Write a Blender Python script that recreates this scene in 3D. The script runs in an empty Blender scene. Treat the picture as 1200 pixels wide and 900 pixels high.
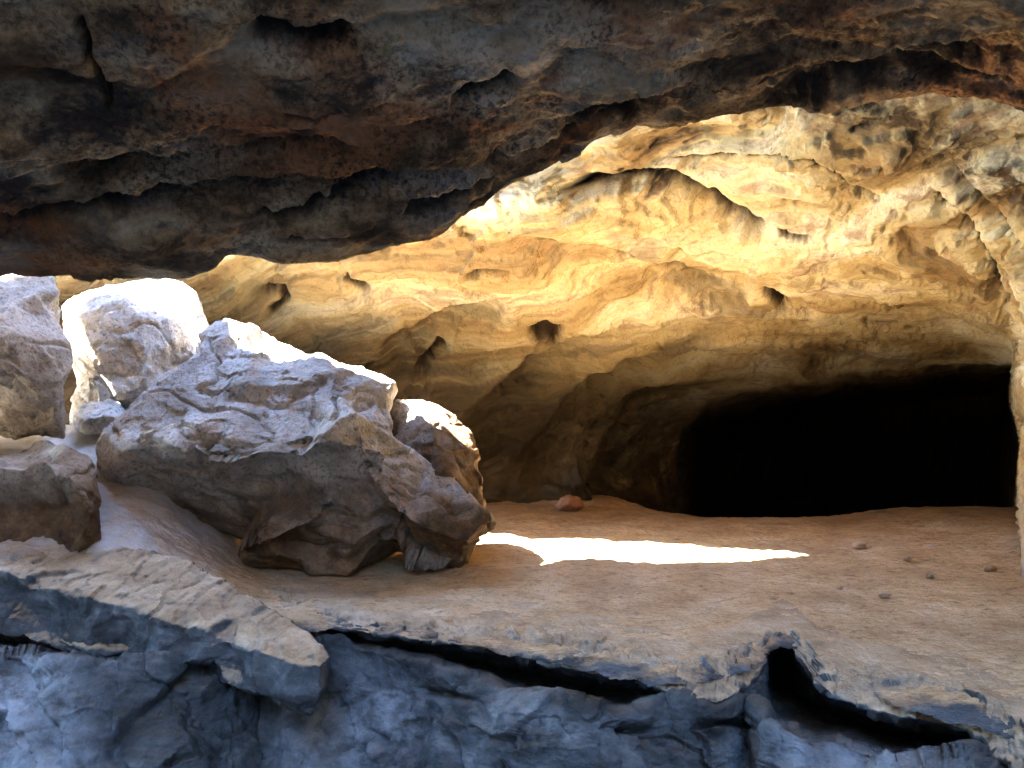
import bpy, math, random
import numpy as np
from mathutils import Vector
from mathutils.geometry import delaunay_2d_cdt

random.seed(3)
rng = np.random.default_rng(7)
scene = bpy.context.scene
COL = scene.collection
F = 942.0            # focal length in photo pixels
CZ = 1.6             # eye height over the sandy floor


def P(px, py, Y):
    return ((px - 600.0) / F * Y, Y, CZ + (450.0 - py) / F * Y)


# ------------------------------------------------------------------ noise
_perm = rng.permutation(512).astype(np.int64)
_perm = np.concatenate([_perm, _perm, _perm])
_g = rng.normal(size=(512, 3))
_g /= np.linalg.norm(_g, axis=1)[:, None]
_g = _g.astype(np.float32)


def noise(p):
    p = np.asarray(p, np.float32)
    i = np.floor(p).astype(np.int64)
    f = (p - i).astype(np.float32)
    u = f * f * f * (f * (f * 6 - 15) + 10)
    i &= 511
    out = np.zeros(len(p), np.float32)
    for dx in (0, 1):
        wx = u[:, 0] if dx else 1 - u[:, 0]
        hx = _perm[(i[:, 0] + dx) & 511]
        for dy in (0, 1):
            wy = u[:, 1] if dy else 1 - u[:, 1]
            hy = _perm[(hx + i[:, 1] + dy) & 511]
            for dz in (0, 1):
                wz = u[:, 2] if dz else 1 - u[:, 2]
                h = _perm[(hy + i[:, 2] + dz) & 511]
                g = _g[h]
                d = g[:, 0] * (f[:, 0] - dx) + g[:, 1] * (f[:, 1] - dy) + g[:, 2] * (f[:, 2] - dz)
                out += wx * wy * wz * d
    return out * 1.5


def fbm(p, octaves=5, gain=.5, lac=2.03, ridged=False, seed=0.):
    p = np.asarray(p, np.float32) + np.float32(seed)
    a, s, n = 1., np.zeros(len(p), np.float32), 0.
    for k in range(octaves):
        v = noise(p)
        if ridged:
            v = 1 - 2 * np.abs(v)
        s += a * v
        n += a
        a *= gain
        p = p * lac + 17.3
    return s / n


def worley(p, jitter=.9, seed=0):
    p = np.asarray(p, np.float32)
    i = np.floor(p).astype(np.int64)
    best = np.full(len(p), 9., np.float32)
    second = np.full(len(p), 9., np.float32)
    val = np.zeros(len(p), np.float32)
    for dx in (-1, 0, 1):
        for dy in (-1, 0, 1):
            for dz in (-1, 0, 1):
                c = i + np.array([dx, dy, dz])
                cc = (c + seed) & 511
                h = _perm[(_perm[(_perm[cc[:, 0]] + cc[:, 1]) & 511] + cc[:, 2]) & 511]
                q = c + .5 + jitter * .5 * _g[h]
                d = np.sqrt(((p - q) ** 2).sum(1))
                gg = _g[(h + 101) & 511]
                v = ((p - q) * gg).sum(1)         # a tilted facet in every cell
                m = d < best
                second = np.where(m, best, np.minimum(second, d))
                val = np.where(m, v, val)
                best = np.where(m, d, best)
    return best, second, val


def sstep(a, b, x):
    t = np.clip((x - a) / (b - a), 0, 1)
    return t * t * (3 - 2 * t)


# ------------------------------------------------------------------ curves, polygons
def hermite_slopes(x, y):
    d = np.diff(y, axis=0) / np.diff(x).reshape((-1,) + (1,) * (y.ndim - 1))
    m = np.zeros_like(y)
    m[0], m[-1] = d[0], d[-1]
    a, b = d[:-1], d[1:]
    h0 = np.diff(x)[:-1].reshape((-1,) + (1,) * (y.ndim - 1))
    h1 = np.diff(x)[1:].reshape((-1,) + (1,) * (y.ndim - 1))
    avg = (a * h1 + b * h0) / (h0 + h1)
    lim = 2.2 * np.minimum(np.abs(a), np.abs(b))
    m[1:-1] = np.where(a * b > 0, np.sign(avg) * np.minimum(np.abs(avg), lim), 0)
    return m


def interp(x, y, q):
    x = np.asarray(x, float); y = np.asarray(y, float); q = np.asarray(q, float)
    m = hermite_slopes(x, y)
    k = np.clip(np.searchsorted(x, q) - 1, 0, len(x) - 2)
    h = (x[k + 1] - x[k])
    t = np.clip((q - x[k]) / h, 0, 1)
    sh = (-1,) + (1,) * (y.ndim - 1)
    t = t.reshape(sh); h = h.reshape(sh)
    return ((2 * t**3 - 3 * t**2 + 1) * y[k] + (t**3 - 2 * t**2 + t) * h * m[k]
            + (-2 * t**3 + 3 * t**2) * y[k + 1] + (t**3 - t**2) * h * m[k + 1])


def table(cols, rows, T, qc, qr):
    A = interp(rows, np.asarray(T, float), qr)          # nr x ncols
    return interp(cols, A.T.copy(), qc).T               # nr x nc


def seg_dist(p, line):
    """distance and side (positive = right of the direction of travel, in x-right y-down axes)"""
    p = np.asarray(p, float)
    best = np.full(len(p), 1e9); side = np.zeros(len(p)); par = np.zeros(len(p))
    L = np.asarray(line, float)
    n = len(L) - 1
    for k in range(n):
        a, b = L[k], L[k + 1]
        ab = b - a
        t = np.clip(((p - a) @ ab) / (ab @ ab), 0, 1)
        c = a + t[:, None] * ab
        d = np.sqrt(((p - c) ** 2).sum(1))
        s = ab[0] * (p[:, 1] - a[1]) - ab[1] * (p[:, 0] - a[0])
        m = d < best
        best = np.where(m, d, best); side = np.where(m, s, side); par = np.where(m, (k + t) / n, par)
    return best, side, par


def inside(p, poly):
    p = np.asarray(p, float); q = np.asarray(poly, float)
    r = np.zeros(len(p), bool)
    for k in range(len(q)):
        a, b = q[k - 1], q[k]
        c = (a[1] > p[:, 1]) != (b[1] > p[:, 1])
        x = (b[0] - a[0]) * (p[:, 1] - a[1]) / (b[1] - a[1] + 1e-12) + a[0]
        r ^= c & (p[:, 0] < x)
    return r


def sdf(p, poly):
    d, _, _ = seg_dist(p, list(poly) + [poly[0]])
    return np.where(inside(p, poly), d, -d)


def groove(p, line, w, depth, w2=None, taper=True):
    """ragged crack along a line; w2 = a softer fall-off on the right-hand side"""
    d, s, t = seg_dist(p, line)
    ww = np.where(s > 0, w2 if w2 else w, w)
    g = depth * np.exp(-(d / ww) ** 2)
    if taper:
        g = g * np.clip(np.sin(np.pi * np.clip(t, 0, 1)) * 2.2 + .12, 0, 1)
    return g


# ------------------------------------------------------------------ meshes
def link(name, V, faces, mat, smooth=True, origin=None):
    V = np.asarray(V, float)
    o0 = np.zeros(3) if origin is None else np.asarray(origin, float)
    me = bpy.data.meshes.new(name)
    faces = np.asarray(faces)
    nf, k = faces.shape
    me.vertices.add(len(V))
    me.vertices.foreach_set("co", (V - o0).astype(np.float32).ravel())
    me.loops.add(nf * k)
    me.loops.foreach_set("vertex_index", faces.astype(np.int32).ravel())
    me.polygons.add(nf)
    me.polygons.foreach_set("loop_start", np.arange(0, nf * k, k, dtype=np.int32))
    me.update(calc_edges=True)
    me.validate()
    if smooth:
        me.polygons.foreach_set("use_smooth", np.ones(len(me.polygons), bool))
    if mat: me.materials.append(mat)
    o = bpy.data.objects.new(name, me)
    o.location = o0
    COL.objects.link(o)
    return o


def tag(o, label, cat, kind=None, group=None):
    o["label"] = label
    o["category"] = cat
    if kind: o["kind"] = kind
    if group: o["group"] = group
    return o


def grid_faces(nr, nc):
    i = np.arange(nr * nc).reshape(nr, nc)
    return np.stack([i[:-1, :-1], i[:-1, 1:], i[1:, 1:], i[1:, :-1]], -1).reshape(-1, 4)


def grid_normals(G, toward):
    du = np.gradient(G, axis=1); dv = np.gradient(G, axis=0)
    n = np.cross(du, dv)
    n /= np.linalg.norm(n, axis=2)[..., None] + 1e-9
    s = np.sign(((toward - G) * n).sum(2))
    s[s == 0] = 1
    return n * s[..., None]


def attr(o, name, vals):
    a = o.data.attributes.new(name, 'FLOAT', 'POINT')
    a.data.foreach_set("value", np.asarray(vals, np.float32))


# ------------------------------------------------------------------ materials
def srgb(c):
    return tuple((v / 12.92 if v <= .04045 else ((v + .055) / 1.055) ** 2.4) for v in c) + (1,)


class NT:
    def __init__(s, name):
        s.m = bpy.data.materials.new(name); s.m.use_nodes = True
        s.t = s.m.node_tree
        s.b = s.t.nodes["Principled BSDF"]
        s.b.inputs["Roughness"].default_value = .92
        s.b.inputs["Specular IOR Level"].default_value = .18

    def n(s, typ, **kw):
        x = s.t.nodes.new(typ)
        for k, v in kw.items(): setattr(x, k, v)
        return x

    def set(s, sock, v):
        if isinstance(v, bpy.types.NodeSocket): s.t.links.new(v, sock)
        else: sock.default_value = v

    def pos(s):
        return s.n("ShaderNodeNewGeometry").outputs["Position"]

    def mapping(s, v, scale=(1, 1, 1), rot=(0, 0, 0), loc=(0, 0, 0)):
        x = s.n("ShaderNodeMapping")
        s.set(x.inputs[0], v)
        x.inputs["Location"].default_value = loc
        x.inputs["Rotation"].default_value = rot
        x.inputs["Scale"].default_value = scale
        return x.outputs[0]

    def noise(s, v, scale, detail=6, rough=.55, dist=0., kind='FBM'):
        x = s.n("ShaderNodeTexNoise", noise_type=kind)
        s.set(x.inputs["Vector"], v)
        x.inputs["Scale"].default_value = scale
        x.inputs["Detail"].default_value = detail
        x.inputs["Roughness"].default_value = rough
        x.inputs["Distortion"].default_value = dist
        return x.outputs["Fac"]

    def voro(s, v, scale, feature='F1'):
        x = s.n("ShaderNodeTexVoronoi", feature=feature)
        s.set(x.inputs["Vector"], v); x.inputs["Scale"].default_value = scale
        return x.outputs["Distance"]

    def ramp(s, fac, stops, interp='LINEAR'):
        x = s.n("ShaderNodeValToRGB")
        e = x.color_ramp.elements
        x.color_ramp.interpolation = interp
        while len(e) < len(stops): e.new(.5)
        for k, (p, c) in enumerate(stops):
            e[k].position = p
            e[k].color = (c, c, c, 1) if not hasattr(c, "__len__") else (tuple(c) + (1,))[:4]
        s.set(x.inputs[0], fac)
        return x.outputs[0]

    def mix(s, fac, a, b, mode='MIX'):
        x = s.n("ShaderNodeMix", data_type='RGBA', blend_type=mode)
        s.set(x.inputs[0], fac)
        for sock, v in ((x.inputs[6], a), (x.inputs[7], b)):
            if not isinstance(v, bpy.types.NodeSocket): v = (tuple(v) + (1,))[:4]
            s.set(sock, v)
        return x.outputs[2]

    def math(s, op, a, b=0.):
        x = s.n("ShaderNodeMath", operation=op)
        s.set(x.inputs[0], a); s.set(x.inputs[1], b)
        return x.outputs[0]

    def attr(s, name):
        return s.n("ShaderNodeAttribute", attribute_name=name).outputs["Fac"]

    def bump(s, h, strength, dist, prev=None):
        x = s.n("ShaderNodeBump")
        x.inputs["Strength"].default_value = strength
        x.inputs["Distance"].default_value = dist
        s.set(x.inputs["Height"], h)
        if prev: s.set(x.inputs["Normal"], prev)
        return x.outputs[0]

    def done(s, col, nrm=None):
        s.set(s.b.inputs["Base Color"], col)
        if nrm: s.set(s.b.inputs["Normal"], nrm)
        return s.m


def rock_bump(t, p, big=.03, fine=.010, scale=1.):
    n1 = t.noise(p, 9 * scale, 8, .62)
    n2 = t.noise(p, 42 * scale, 6, .65)
    c = t.ramp(t.voro(t.mix(.12, p, t.n("ShaderNodeTexNoise").outputs["Color"]), 6 * scale, 'DISTANCE_TO_EDGE'), [(0, 0.), (.05, 1.)])
    b = t.bump(n1, .8, big)
    b = t.bump(n2, .8, fine, b)
    return t.bump(c, .25, .012, b)


def mat_ceiling():
    t = NT("golden_sandstone")
    p = t.pos()
    warp = t.n("ShaderNodeVectorMath", operation='ADD')
    wn = t.n("ShaderNodeTexNoise"); t.set(wn.inputs["Vector"], p); wn.inputs["Scale"].default_value = .55; wn.inputs["Detail"].default_value = 4
    sc = t.n("ShaderNodeVectorMath", operation='SCALE'); t.set(sc.inputs[0], wn.outputs["Color"]); sc.inputs["Scale"].default_value = 1.5
    t.set(warp.inputs[0], p); t.set(warp.inputs[1], sc.outputs[0])
    w = warp.outputs[0]
    cx = t.n("ShaderNodeCombineXYZ")
    for k_, nm in enumerate(("bed_along", "bed_depth", "bed_level")): t.set(cx.inputs[k_], t.attr(nm))
    st = cx.outputs[0]
    f1 = t.noise(st, 1.25, 10, .66)
    col = t.ramp(f1, [(.33, (.13, .08, .04)), (.42, (.34, .235, .11)), (.48, (.52, .40, .20)), (.54, (.66, .565, .34)), (.62, (.80, .75, .58))])
    streak = t.noise(st, 5.0, 8, .68)
    col = t.mix(t.ramp(streak, [(.50, 0.), (.62, .75)]), col, (.30, .17, .075))
    grey = t.noise(t.mapping(w, scale=(.5, 1.1, 1.2), loc=(3, 1, 5)), 1.05, 6, .6)
    col = t.mix(t.ramp(grey, [(.56, 0.), (.62, .6)]), col, t.ramp(t.noise(st, 4, 7, .65), [(.35, (.13, .10, .065)), (.65, (.38, .33, .24))]))
    spk = t.noise(p, 26, 5, .7)
    col = t.mix(t.ramp(spk, [(.56, 0.), (.70, .55)]), col, (.17, .09, .04))
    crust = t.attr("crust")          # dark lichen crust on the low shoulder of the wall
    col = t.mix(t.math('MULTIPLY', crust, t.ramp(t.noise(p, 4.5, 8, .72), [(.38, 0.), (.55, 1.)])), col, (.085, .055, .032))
    wall = t.attr("wall")            # brown side wall, with the shade around the recess painted in
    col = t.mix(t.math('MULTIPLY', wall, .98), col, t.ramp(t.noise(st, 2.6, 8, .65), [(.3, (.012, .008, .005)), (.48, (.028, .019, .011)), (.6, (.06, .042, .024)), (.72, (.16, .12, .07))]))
    col = t.mix(t.attr("crack"), col, (.045, .027, .015))      # shade inside the cracks and rib grooves, painted dark
    return t.done(col, rock_bump(t, p, .05, .012))


def mat_overhang():
    t = NT("dark_overhang_rock")
    p = t.pos()
    wn = t.n("ShaderNodeTexNoise"); t.set(wn.inputs["Vector"], p); wn.inputs["Scale"].default_value = 1.3; wn.inputs["Detail"].default_value = 5
    w = t.mix(.28, p, wn.outputs["Color"], 'ADD')
    st = t.mapping(w, scale=(.55, 1.0, 1.1), rot=(0, 0, .18))
    f = t.noise(st, 2.2, 9, .66)
    col = t.ramp(f, [(.31, (.025, .018, .011)), (.42, (.12, .078, .04)), (.49, (.30, .205, .11)), (.57, (.50, .39, .235)), (.67, (.66, .57, .42))])
    rust = t.noise(t.mapping(p, loc=(4, 2, 0)), 1.15, 6, .62)
    col = t.mix(t.ramp(rust, [(.51, 0.), (.60, .75)]), col, (.36, .155, .06))
    soot = t.noise(t.mapping(w, scale=(.7, 1.2, 1), loc=(0, 7, 3)), 1.5, 7, .68)
    col = t.mix(t.ramp(soot, [(.52, 0.), (.60, .85)]), col, (.022, .021, .022))
    grey = t.noise(t.mapping(w, scale=(.8, 1.3, 1), loc=(9, 1, 3)), 1.7, 7, .65)
    col = t.mix(t.ramp(grey, [(.56, 0.), (.64, .6)]), col, (.20, .195, .17))
    spk = t.noise(p, 34, 5, .7)
    col = t.mix(t.math('MULTIPLY', t.ramp(spk, [(.46, 0.), (.62, .85)]), t.ramp(t.noise(p, 1.6, 5, .6), [(.40, .15), (.60, 1.)])), col, (.03, .022, .016))
    col = t.mix(t.math('MULTIPLY', t.attr("ochre"), .9), col, t.ramp(t.noise(p, 16, 7, .72), [(.38, (.03, .02, .012)), (.5, (.26, .15, .06)), (.62, (.56, .40, .20))]))
    col = t.mix(t.math('MULTIPLY', t.attr("crack"), .9), col, (.014, .011, .009))   # darker colour along the seams
    return t.done(col, rock_bump(t, p, .06, .016, 1.3))


def mat_boulder(name, tint=(1, 1, 1), brown=.5):
    t = NT(name)
    p = t.pos()
    f = t.noise(t.mapping(p, scale=(.9, .9, 1.5), rot=(.3, .25, 0)), 2.4, 9, .66)
    def c(r, g, b): return (r * tint[0], g * tint[1], b * tint[2])
    col = t.ramp(f, [(.26, c(.24, .21, .17)), (.38, c(.44, .405, .35)), (.50, c(.58, .545, .48)), (.64, c(.70, .67, .61))])
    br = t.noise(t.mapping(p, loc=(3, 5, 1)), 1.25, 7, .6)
    lowm = t.attr("low")  # brown undersides; the shade below is deepened in the colour too
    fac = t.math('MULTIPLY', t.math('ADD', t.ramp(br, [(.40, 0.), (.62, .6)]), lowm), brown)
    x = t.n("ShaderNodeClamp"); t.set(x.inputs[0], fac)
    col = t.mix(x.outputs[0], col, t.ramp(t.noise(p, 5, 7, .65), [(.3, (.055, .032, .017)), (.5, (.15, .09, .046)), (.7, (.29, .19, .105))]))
    spk = t.noise(p, 30, 6, .74)
    col = t.mix(t.ramp(spk, [(.50, 0.), (.66, .7)]), col, (.09, .075, .06))
    return t.done(col, rock_bump(t, p, .05, .012, 1.4))


def mat_ground():
    t = NT("sand_and_bedrock")
    p = t.pos()
    n = t.noise(p, 2.2, 8, .62)
    sand = t.ramp(n, [(.3, (.46, .315, .165)), (.5, (.63, .46, .26)), (.7, (.76, .60, .38))])
    sand = t.mix(t.ramp(t.noise(p, .9, 6, .65), [(.45, 0.), (.62, .35)]), sand, (.38, .25, .14))
    sand = t.mix(t.ramp(t.noise(t.mapping(p, scale=(.6, 1.4, 1)), 13, 7, .75), [(.52, 0.), (.66, .75)]), sand, (.17, .11, .06))
    sand = t.mix(t.ramp(t.noise(p, 55, 4, .7), [(.55, 0.), (.72, .7)]), sand, (.16, .11, .07))
    rk = t.noise(t.mapping(p, scale=(.7, 1.5, 1.6), rot=(0, 0, .2)), 2.6, 9, .66)
    rock = t.ramp(rk, [(.30, (.024, .030, .034)), (.44, (.065, .078, .088)), (.56, (.11, .128, .142)), (.72, (.24, .265, .28))])
    rock = t.mix(t.ramp(t.noise(p, 30, 5, .7), [(.54, 0.), (.7, .5)]), rock, (.05, .05, .045))
    sand = t.mix(t.math('MULTIPLY', t.attr("back_shade"), .8), sand, t.ramp(n, [(.3, (.13, .075, .04)), (.5, (.22, .13, .07)), (.7, (.32, .20, .11))]))   # browner sand at the back, with shade towards the recess painted in
    m = t.attr("rock")
    mm = t.math('ADD', m, t.math('MULTIPLY', t.math('SUBTRACT', t.noise(p, 6, 6, .65), .5), .9))
    fac = t.ramp(mm, [(.35, 0.), (.65, 1.)])
    col = t.mix(fac, sand, rock)
    col = t.mix(t.math('MULTIPLY', t.attr("pale"), t.ramp(t.noise(p, 5, 7, .65), [(.35, .45), (.6, 1.)])), col, t.ramp(n, [(.3, (.40, .38, .36)), (.6, (.66, .65, .64))]))   # pale rock dust between the boulders
    sv = t.noise(t.mapping(p, scale=(.8, 1.3, 1)), 15, 6, .65)
    b = t.bump(sv, .9, .05)
    b = t.bump(t.noise(p, 60, 5, .7), .8, .012, b)
    return t.done(col, b)


def mat_slab(dust=1., name="dusty_ledge_rock"):
    t = NT(name)
    p = t.pos()
    rk = t.noise(t.mapping(p, scale=(.7, 1.3, 1.8)), 3.2, 9, .66)
    rock = t.ramp(rk, [(.30, (.024, .028, .029)), (.46, (.06, .071, .077)), (.58, (.11, .127, .138)), (.72, (.23, .255, .27))])
    n = t.noise(p, 3.5, 8, .65)
    sand = t.ramp(n, [(.3, (.34, .25, .15)), (.5, (.50, .385, .24)), (.7, (.64, .52, .36))])
    sand = t.mix(t.ramp(t.noise(p, 24, 6, .7), [(.54, 0.), (.70, .55)]), sand, (.2, .15, .11))
    up = t.n("ShaderNodeSeparateXYZ"); t.set(up.inputs[0], t.n("ShaderNodeNewGeometry").outputs["Normal"])
    mm = t.math('ADD', up.outputs[2], t.math('MULTIPLY', t.math('SUBTRACT', t.noise(p, 5, 7, .7), .5), .6))
    if dust < .5:
        rock = t.mix(1., rock, (.72, .74, .73), 'MULTIPLY')
        rock = t.mix(t.math('MULTIPLY', t.attr("pale_patch"), t.ramp(t.noise(p, 6, 7, .68), [(.38, .1), (.58, 1.)])), rock, (.38, .44, .48))   # pale blue patches
        rock = t.mix(t.ramp(t.noise(p, 1.1, 6, .6), [(.50, 0.), (.64, .8)]), rock, t.ramp(t.noise(p, 7, 7, .7), [(.35, (.10, .12, .135)), (.65, (.32, .37, .40))]))
    col = t.mix(t.math('MULTIPLY', t.ramp(mm, [(.52, 0.), (1.0, 1.)]), dust), rock, sand)   # dust lies on the flat tops
    return t.done(col, rock_bump(t, p, .045, .012, 1.4))


def mat_plain(name, c0, c1, scale=1.):
    t = NT(name); p = t.pos()
    return t.done(t.ramp(t.noise(p, scale, 8, .65), [(.35, c0), (.65, c1)]), t.bump(t.noise(p, 8 * scale, 6, .6), .6, .05))


M_CEIL = mat_ceiling(); M_OVER = mat_overhang(); M_GROUND = mat_ground(); M_SLAB = mat_slab()
M_BED = mat_slab(.08, "blue_grey_bedrock")
M_BOULD = mat_boulder("grey_boulder_rock", brown=.72)
M_BOULD2 = mat_boulder("grey_brown_boulder_rock", tint=(1, .95, .88), brown=1.)
M_TALL = mat_boulder("beige_boulder_rock", tint=(1.1, 1.06, 1.0), brown=.45)
M_PALE = mat_boulder("pale_boulder_rock", tint=(1.12, 1.1, 1.08), brown=.2)
M_STONE = mat_plain("reddish_stone", (.20, .095, .06), (.30, .16, .10), 9)
M_STONE2 = mat_plain("brown_pebble", (.38, .27, .17), (.56, .42, .28), 12)
M_CHIP = mat_plain("pale_stone_chip", (.5, .38, .28), (.62, .5, .4), 9)
M_DARKROCK = mat_slab(.18, "front_ledge_rock")
M_HILL = mat_plain("hill_rock", (.16, .11, .07), (.34, .25, .16), .6)

# ------------------------------------------------------------------ SUN AND SKY
SUN_EL, SUN_AZ_Y = 60.0, 0.0
sd = Vector((-math.cos(math.radians(SUN_EL)), SUN_AZ_Y, math.sin(math.radians(SUN_EL)))).normalized()   # towards the sun
W = bpy.data.worlds.new("World"); scene.world = W; W.use_nodes = True
nt = W.node_tree
sky = nt.nodes.new("ShaderNodeTexSky"); sky.sky_type = 'NISHITA'; sky.sun_disc = False
sky.sun_elevation = math.asin(sd.z); sky.sun_rotation = math.atan2(sd.x, sd.y)
sky.air_density = 1.0; sky.dust_density = 0.; sky.ozone_density = 6.
bg = nt.nodes["Background"]
nt.links.new(sky.outputs[0], bg.inputs[0])
bg.inputs[1].default_value = .15
L = bpy.data.lights.new("sun", 'SUN'); L.energy = 5; L.angle = math.radians(.5); L.color = (1, .96, .89)
so = bpy.data.objects.new("sun", L); COL.objects.link(so)
so.rotation_euler = sd.to_track_quat('Z', 'Y').to_euler(); so.location = sd * 60

# ------------------------------------------------------------------ CAMERA
cd = bpy.data.cameras.new("camera"); cam = bpy.data.objects.new("camera", cd); COL.objects.link(cam)
cam.location = (0, 0, CZ); cam.rotation_euler = (math.radians(90), 0, 0)
cd.sensor_width = 36; cd.lens = 36 * F / 1200; cd.clip_start = .02; cd.clip_end = 2000
scene.camera = cam

# ------------------------------------------------------------------ INNER CEILING AND WALL
def build_shell():
    cols = [-700, -300, 0, 200, 300, 400, 500, 570, 640, 700, 760, 850, 930, 1060, 1150, 1185, 1204, 1300, 1500, 1750]
    T = {
        -150: [9.0, 9.0, 9.0, 9.0, 9.0, 9.0, 8.9, 8.8, 8.5, 7.4, 6.2, 5.5, 5.2, 5.0, 4.8, 4.8, 4.7, 4.6, 4.4, 4.2],
        60:   [9.0, 9.0, 9.0, 9.0, 9.0, 9.0, 8.9, 8.8, 8.4, 7.5, 6.6, 5.8, 5.3, 5.0, 4.8, 4.8, 4.7, 4.5, 4.2, 4.0],
        130:  [9.0, 9.0, 9.0, 9.0, 9.0, 9.0, 8.8, 8.6, 8.2, 7.5, 6.9, 6.2, 5.7, 5.3, 5.0, 4.9, 4.8, 4.4, 4.0, 3.8],
        220:  [9.2, 9.2, 9.2, 9.2, 9.2, 9.1, 8.8, 8.5, 8.1, 7.8, 7.5, 7.1, 6.7, 6.2, 5.7, 5.5, 5.3, 4.6, 4.0, 3.6],
        300:  [9.4, 9.4, 9.5, 9.6, 9.4, 9.3, 9.2, 9.05, 8.9, 8.75, 8.6, 8.3, 8.0, 7.4, 6.7, 6.3, 6.0, 5.0, 4.2, 3.6],
        360:  [9.6, 9.6, 9.8, 9.9, 9.95, 9.95, 9.9, 9.85, 9.8, 9.75, 9.7, 9.5, 9.3, 8.8, 8.0, 7.4, 6.5, 5.3, 4.3, 3.7],
        430:  [9.6, 9.7, 9.9, 10.1, 10.2, 10.3, 10.4, 10.5, 10.6, 10.8, 11.0, 11.0, 11.0, 10.8, 10.2, 9.4, 6.9, 5.6, 4.4, 3.7],
        490:  [9.6, 9.7, 9.9, 10.2, 10.4, 10.6, 10.8, 10.8, 10.85, 11.1, 11.4, 11.6, 11.6, 11.4, 11.0, 10.0, 7.1, 5.7, 4.5, 3.8],
        560:  [9.6, 9.7, 9.9, 10.2, 10.5, 10.7, 10.9, 10.9, 10.9, 11.0, 11.4, 11.7, 11.7, 11.6, 11.2, 10.2, 7.2, 5.7, 4.5, 3.8],
        600:  [9.5, 9.6, 9.8, 10.1, 10.4, 10.6, 10.75, 10.75, 10.75, 10.8, 11.3, 11.7, 11.7, 11.6, 11.2, 10.2, 7.15, 5.6, 4.4, 3.8],
        760:  [9.0, 9.2, 9.4, 9.7, 10.0, 10.2, 10.3, 10.3, 10.3, 10.4, 11.0, 11.5, 11.7, 11.6, 11.2, 10.2, 6.9, 5.4, 4.3, 3.7],
    }
    rows = sorted(T)
    qc = np.concatenate([np.arange(-700, -40, 9), np.arange(-40, 1170, 2.2), np.arange(1170, 1215, 1.0), np.arange(1215, 1300, 2.5), np.arange(1300, 1751, 9)])
    qr = np.concatenate([np.arange(-150, 90, 6), np.arange(90, 640, 2.0), np.arange(640, 761, 6)])
    Y = table(cols, rows, [T[r] for r in rows], qc, qr)
    PX, PY = np.meshgrid(qc, qr)
    pp = np.stack([PX.ravel(), PY.ravel()], 1)
    w3 = np.stack([pp[:, 0] / 60, pp[:, 1] / 60, np.zeros(len(pp))], 1)
    pw = pp + np.stack([fbm(w3, 4), fbm(w3 + 31.7, 4)], 1) * 14
    # the low dark recess running on into the hill
    rec = [(800, 660), (790, 545), (798, 500), (826, 474), (900, 455), (1000, 436), (1100, 425), (1215, 416), (1215, 660)]
    d = sdf(pw, rec)
    edge = np.clip(1 - sstep(1184, 1200, PX + 6 * np.sin(PY / 23.) - (PY - 430) * .04), 0, 1)
    Y = Y + (sstep(0, 46, d).reshape(Y.shape) * 11. + 1.5 * sstep(-110, 10, d).reshape(Y.shape)) * edge
    Z = CZ + (450 - PY) / F * Y
    X = (PX - 600) / F * Y
    G = np.stack([X, Y, Z], -1)
    N = grid_normals(G, np.array([0, 4., .9]))
    V = G.reshape(-1, 3); Nv = N.reshape(-1, 3)
    wall_shade = sstep(345, 480, pw[:, 1] + np.clip(620 - pw[:, 0], -120, 600) * .2) * (1 - sstep(1160, 1200, pw[:, 0]))
    # layered sandstone: warped, nearly level beds
    wp = V + .40 * np.stack([fbm(V * .6, 3), fbm(V * .6 + 9, 3), fbm(V * .6 + 21, 3)], 1)
    ax, az = (wp[:, 0] - 3.3) / (1.35 + 1.25 * (1 - sstep(-2.2, 1.6, wp[:, 0]))), wp[:, 2] - .1
    rad = np.sqrt(ax * ax + az * az)                 # the beds arch over the recess
    ang = np.arctan2(az, ax)
    q = np.stack([ang * .75, wp[:, 1] * .50, rad * 2.7], 1)
    h = .24 * fbm(V * np.array([.45, .8, .8]), 3)
    beds = fbm(q * 1.1, 5, .5)
    stair = beds * 8
    fl = np.floor(stair); fr = stair - fl
    h += .62 * (fl + sstep(.28, .44, fr)) / 8
    h += .06 * fbm(q * 2.6, 5, .55, ridged=True)
    h += .035 * fbm(V * 3.2, 5, .5)
    h += .016 * fbm(V * 11, 4, .6)
    lw = 1 - sstep(-.8, 1.2, V[:, 0])
    _, _, fv = worley(wp * np.array([1.5, 2., 2.6])); h += .17 * fv * lw
    _, _, fv = worley(wp * np.array([4, 4.5, 6.5])); h += .05 * fv * (.25 + .75 * lw)
    # traced cracks and ribs (photo pixels of the finished surface)
    lim = 1 - .85 * sstep(-80, 12, d.ravel()) * np.maximum(edge.ravel(), .6)
    Vd = V + Nv * (h * .62 * lim)[:, None]
    pp = np.stack([600 + Vd[:, 0] / Vd[:, 1] * F, 450 - (Vd[:, 2] - CZ) / Vd[:, 1] * F], 1)
    pw = pp + np.stack([fbm(w3 * 1.6, 4), fbm(w3 * 1.6 + 31.7, 4)], 1) * 11
    g = np.zeros(len(pw)); crack = np.zeros(len(pw))
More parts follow.
